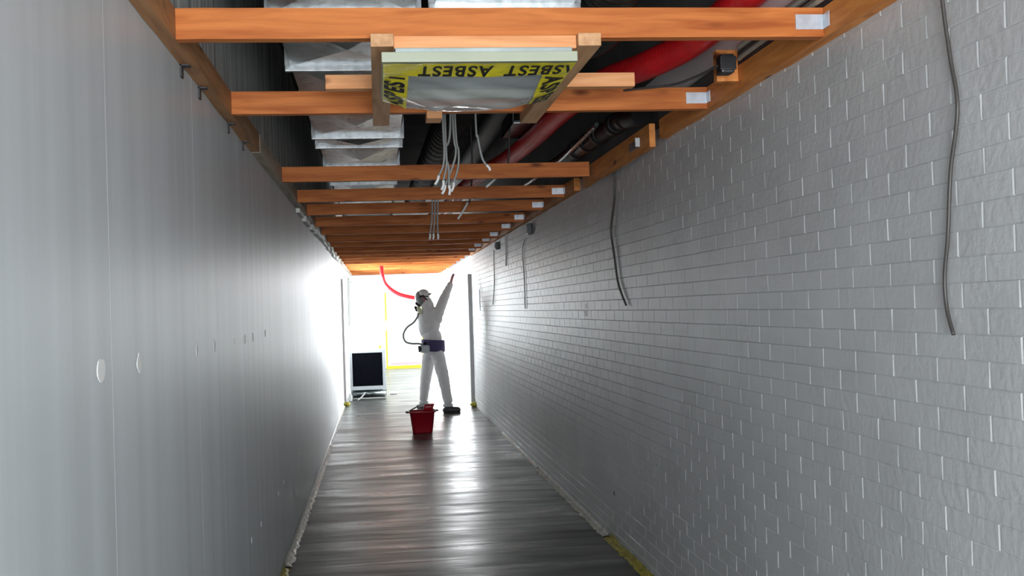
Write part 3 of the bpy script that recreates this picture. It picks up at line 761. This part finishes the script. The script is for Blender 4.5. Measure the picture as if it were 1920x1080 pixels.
# ------------------------------------------------------------------ the worker
def capsule(bm, a, b, ra, rb, seg=14):
    a, b = Vector(a), Vector(b); d = b-a; L_ = d.length; d.normalize()
    u = d.cross(Vector((0, 0, 1)) if abs(d.z) < .9 else Vector((1, 0, 0))).normalized(); v = d.cross(u)
    rings = []
    prof = [(-math.cos(R(t)), math.sin(R(t)), 0) for t in (10, 30, 50, 70, 90)] + [(math.cos(R(t)), math.sin(R(t)), 1) for t in (90, 70, 50, 30, 10)]
    for c, s, e in prof:
        cen = (a if e == 0 else b); rr = ra if e == 0 else rb
        p = cen + d*c*rr
        rings.append([bm.verts.new(p+(u*math.cos(2*math.pi*k/seg)+v*math.sin(2*math.pi*k/seg))*rr*s) for k in range(seg)])
    for i in range(len(rings)-1):
        for k in range(seg): bm.faces.new((rings[i][k], rings[i][(k+1) % seg], rings[i+1][(k+1) % seg], rings[i+1][k]))
    bm.faces.new(rings[0][::-1]); bm.faces.new(rings[-1])

def ellip(bm, c, r, rot=None):
    res = bmesh.ops.create_uvsphere(bm, u_segments=20, v_segments=12, radius=1)
    m = Matrix.Translation(c) @ (rot.to_4x4() if rot else Matrix.Identity(4)) @ Matrix.Diagonal((*r, 1))
    for v in res['verts']: v.co = m @ v.co

def remeshed(name, bm, voxel, m, parent, smooth=5, fold=0):
    bmesh.ops.recalc_face_normals(bm, faces=bm.faces[:])
    me = bpy.data.meshes.new(name); bm.to_mesh(me); bm.free()
    o = bpy.data.objects.new(name, me); C.objects.link(o)
    md = o.modifiers.new('r', 'REMESH'); md.mode = 'VOXEL'; md.voxel_size = voxel
    ms = o.modifiers.new('s', 'SMOOTH'); ms.iterations = smooth; ms.factor = .5
    dg = bpy.context.evaluated_depsgraph_get(); ev = o.evaluated_get(dg)
    me2 = bpy.data.meshes.new_from_object(ev)
    bpy.data.objects.remove(o); bpy.data.meshes.remove(me)
    if fold:
        ns = [v.normal.copy() for v in me2.vertices]
        for v, nn in zip(me2.vertices, ns):
            p = v.co
            f = math.sin(p.z*38+7*math.sin(p.x*19)+5*math.sin(p.y*23))*.5+math.sin(p.z*17-p.x*31+p.y*27)*.5
            v.co = p+nn*f*fold
    me2.name = name
    for p in me2.polygons: p.use_smooth = True
    me2.materials.clear(); me2.materials.append(m)
    o = bpy.data.objects.new(name, me2); C.objects.link(o)
    if parent is not None:
        o.parent = parent; me2.transform(base_matrix(parent).inverted())
    return o

# joints: the worker stands with the back to the camera, head turned left and up, right arm stretched up to the right
J = dict(pel=(.782, 16.58, .93), wai=(.775, 16.60, 1.07), che=(.745, 16.62, 1.30), sb=(.735, 16.62, 1.42), nek=(.700, 16.62, 1.53), hd=(.655, 16.63, 1.675),
         sR=(.872, 16.58, 1.45), eR=(.975, 16.60, 1.68), wR=(1.065, 16.60, 1.87), sL=(.635, 16.68, 1.42), eL=(.66, 16.84, 1.20), wL=(.72, 16.98, 1.36),
         hR=(.838, 16.53, .84), kR=(.905, 16.36, .50), aR=(.950, 16.22, .11), hL=(.725, 16.66, .84), kL=(.668, 16.84, .49), aL=(.632, 16.93, .11))
J = {k: Vector(v) for k, v in J.items()}
b = bmesh.new()
ellip(b, J['hd'], (.078, .10, .118), Matrix.Rotation(R(-14), 3, 'Y'))
face_dir = Vector((-.88, .25, .12)).normalized()
capsule(b, J['hd']+face_dir*.07+Vector((0, 0, .0)), J['hd']+face_dir*.105+Vector((0, 0, -.03)), .014, .016)      # nose
capsule(b, J['hd']+face_dir*.06+Vector((0, 0, -.09)), J['hd']+face_dir*.02+Vector((0, 0, -.07)), .035, .05)        # jaw
capsule(b, J['hd']+face_dir*.085+Vector((0, -.025, -.06)), J['hd']+face_dir*.085+Vector((0, .025, -.06)), .009, .009)   # mouth
ellip(b, J['hd']+Vector((.01, -.095, -.005)), (.02, .012, .032)); ellip(b, J['hd']+Vector((.03, .095, -.005)), (.02, .012, .032))
capsule(b, J['nek'], J['hd']+Vector((.01, 0, -.06)), .058, .055)
capsule(b, J['sb'], J['nek'], .08, .06)
ellip(b, J['che'], (.155, .115, .19)); ellip(b, J['wai'], (.14, .105, .14)); ellip(b, J['pel'], (.15, .12, .12))
for s in 'RL':
    capsule(b, J['sb'], J['s'+s], .07, .062)
    capsule(b, J['s'+s], J['e'+s], .052, .042); capsule(b, J['e'+s], J['w'+s], .04, .026)
    capsule(b, J['h'+s], J['k'+s], .085, .055); capsule(b, J['k'+s], J['a'+s], .052, .036)
    foot = Vector((.14, -.02, 0)) if s == 'R' else Vector((-.07, .12, 0))
    capsule(b, J['a'+s]+Vector((0, 0, -.045)), J['a'+s]+foot+Vector((0, 0, -.065)), .038, .030)
def hand(b, wr, d, side, curl):
    d = d.normalized(); pn = Vector(side).normalized(); wv = d.cross(pn).normalized()
    pc = wr+d*.055
    for q in (-.026, -.009, .009, .026):
        capsule(b, wr+d*.015+wv*q*.6, wr+d*.088+wv*q, .015, .012, 10)
    for q, L_ in ((-.028, .062), (-.0095, .074), (.0095, .079), (.028, .070)):
        p0 = wr+d*.088+wv*q; a1 = (d+pn*curl*.3).normalized(); a2 = (d+pn*curl*.9).normalized()
        p1 = p0+a1*L_*.5+wv*q*.12; p2 = p1+a2*L_*.5
        capsule(b, p0, p1, .0098, .009, 8); capsule(b, p1, p2, .0088, .0072, 8)
    t0 = wr+d*.03+wv*.03; t1 = t0+(d*.6+wv*.7+pn*.3).normalized()*.045; t2 = t1+(d*.9+wv*.25+pn*.2).normalized()*.035
    capsule(b, t0, t1, .013, .011, 8); capsule(b, t1, t2, .011, .0085, 8)
hand(b, J['wR'], Vector((.28, .0, 1)), (.9, .35, -.25), .35)
hand(b, J['wL'], Vector((.15, .3, 1)), (.4, .9, 0), .5)
body = remeshed('person', b, .0062, M['glove'], None, 3)
# set origin of the worker at the feet
org = Vector((.79, 16.56, 0)); body.data.transform(Matrix.Translation(-org)); body.location = org
tag(body, 'person in white coverall and breathing mask, back to the camera, right arm stretched up', 'person')
# coverall
b = bmesh.new()
ellip(b, J['che']+Vector((-.005, 0, .0)), (.158, .135, .20)); ellip(b, J['wai'], (.145, .122, .16)); ellip(b, J['pel']+Vector((0, 0, -.01)), (.155, .138, .135))
capsule(b, J['nek'], J['hd']+Vector((.032, 0, -.045)), .075, .088)
capsule(b, J['che'], J['sb'], .15, .10); capsule(b, J['sb'], J['nek']+Vector((0, 0, -.02)), .10, .075)
ellip(b, J['che']+Vector((-.03, .03, -.07)), (.14, .12, .17))
for s in 'RL':
    capsule(b, J['sb'], J['s'+s], .088, .082)
    capsule(b, J['s'+s], J['e'+s], .078, .070); capsule(b, J['e'+s], J['w'+s]-(J['w'+s]-J['e'+s]).normalized()*.01, .070, .045)
    capsule(b, J['h'+s], J['k'+s], .104, .084); capsule(b, J['k'+s], J['a'+s]+Vector((0, 0, .065)), .086, .066)
ellip(b, J['sR']+Vector((.0, 0, -.07)), (.06, .085, .09))
# hood bunched behind the head
ellip(b, Vector((.745, 16.62, 1.60)), (.055, .085, .10), Matrix.Rotation(R(-30), 3, 'Y'))
cov = remeshed('coverall', b, .011, M['suit'], body, 5, fold=.0045)
# mask with visor, filters and straps
b = bmesh.new(); c = J['hd']
ellip(b, c+face_dir*.028+Vector((0, 0, -.01)), (.092, .113, .118), Matrix.Rotation(R(-14), 3, 'Y'))
mk = remeshed('breathing_mask', b, .006, M['visor'], body, 3); mk['label'] = 'grey full face mask'
b = bmesh.new(); capsule(b, c+Vector((-.06, -.01, -.09)), c+Vector((-.09, 0, -.075)), .04, .03); o = remeshed('mask_chin', b, .006, M['black'], mk, 2)
b = bmesh.new()
for k, tilt in enumerate((-34, 2, 40)):
    pts = []
    for q in range(25):
        a = 2*math.pi*q/24; pts.append(c+Matrix.Rotation(R(tilt), 3, 'Y') @ Vector((.088*math.cos(a), .108*math.sin(a), .035-.01*k)))
    tube(b, pts, .009, 6, smooth=False, cap=False)
obj('head_strap', b, M['black'], mk)
b = bmesh.new(); ellip(b, c+Vector((.008, 0, .045)), (.094, .11, .088)); hood = remeshed('hood', b, .008, M['white'], body, 3); hood['label'] = 'white cap of the hood on the head'
b = bmesh.new(); capsule(b, c+Vector((.03, -.06, .035)), c+Vector((.115, -.05, .06)), .03, .012); o = remeshed('cap_peak', b, .006, M['visor'], body, 2)
b = bmesh.new(); capsule(b, c+Vector((-.075, -.03, -.15)), c+Vector((-.05, -.04, -.20)), .034, .036); o = remeshed('filter_canister', b, .006, M['cream'], mk, 2); o['label'] = 'cream filter canister'
b = bmesh.new(); capsule(b, c+Vector((-.115, -.03, -.135)), c+Vector((-.10, -.03, -.18)), .022, .018); remeshed('valve_cap', b, .006, M['black'], mk, 2)
b = bmesh.new()
tube(b, [(.575, 16.58, 1.45), (.56, 16.55, 1.40), (.50, 16.5, 1.32), (.40, 16.45, 1.25), (.345, 16.42, 1.15), (.37, 16.42, 1.05), (.46, 16.44, 1.015), (.56, 16.46, 1.01), (.62, 16.48, .985), (.645, 16.47, .95)], lambda t: .0145+.0016*math.sin(t*420), 10, n=16)
o = obj('breathing_hose', b, M['jamb'], body); o['label'] = 'grey breathing hose from mask to belt'
# belt and blower
def hoop(b, c, rx, ry, z0, z1, seg=36, tilt=0):
    rings = []
    for rr, z in ((1, z0), (1.03, z0+.01), (1.03, z1-.01), (1, z1), (.94, z1), (.94, z0)):
        rings.append([b.verts.new((c[0]+rx*rr*math.cos(2*math.pi*k/seg), c[1]+ry*rr*math.sin(2*math.pi*k/seg), z+tilt*math.cos(2*math.pi*k/seg))) for k in range(seg)])
    rings.append(rings[0])
    for i in range(len(rings)-1):
        for k in range(seg):
            f = b.faces.new((rings[i][k], rings[i][(k+1) % seg], rings[i+1][(k+1) % seg], rings[i+1][k])); f.smooth = True
b = bmesh.new(); hoop(b, (.780, 16.585), .168, .15, .885, 1.055, tilt=-.012); o = obj('belt', b, M['belt'], body); o['label'] = 'wide purple waist belt'
bl = bmesh.new(); box(bl, .58, .72, 16.39, 16.48, .875, .985, bev=.03); bo = obj('blower_unit', bl, M['unit'], body); bo['label'] = 'grey blower pack on the left hip'
bl = bmesh.new(); tube(bl, [(.555, 16.43, .93), (.60, 16.43, .935)], .046, 18, smooth=False); obj('blower_filter', bl, M['darkrub'], bo)
bl = bmesh.new(); tube(bl, [(.645, 16.47, .98), (.65, 16.47, 1.03)], .024, 12, smooth=False); obj('hose_coupling', bl, M['black'], bo)
# shoes
for s in 'RL':
    a = J['a'+s]; foot = Vector((.14, -.02, 0)) if s == 'R' else Vector((-.07, .12, 0))
    b = bmesh.new()
    capsule(b, Vector((a.x, a.y, .052)), Vector((a.x+foot.x, a.y+foot.y, .045)), .050, .042)
    capsule(b, Vector((a.x, a.y, .05)), Vector((a.x, a.y, .10)), .050, .05)
    capsule(b, Vector((a.x, a.y, .04)), Vector((a.x-foot.x*.3, a.y-foot.y*.3, .045)), .04, .04)
    for v in b.verts:
        if v.co.z < .006: v.co.z = .006
    sh = remeshed('shoe', b, .006, M['boot'], body, 2)
    bb = bmesh.new(); f = foot.normalized(); g_ = Vector((-f.y, f.x, 0))
    base = []
    for k in range(28):
        an = 2*math.pi*k/28
        base.append(Vector((a.x, a.y, 0))+f*(.055+.125*math.cos(an))+g_*(.046*math.sin(an)))
    loft(bb, [[(p.x, p.y, .001) for p in base], [(p.x, p.y, .018) for p in base]], True, True)
    obj('sole', bb, M['darkrub'], sh)
    bb = bmesh.new(); hoop(bb, (a.x, a.y), .070, .066, .095, .135); o = obj('shoe_cuff', bb, M['shoewhite'], sh); o['label'] = 'white cuff above the shoe'
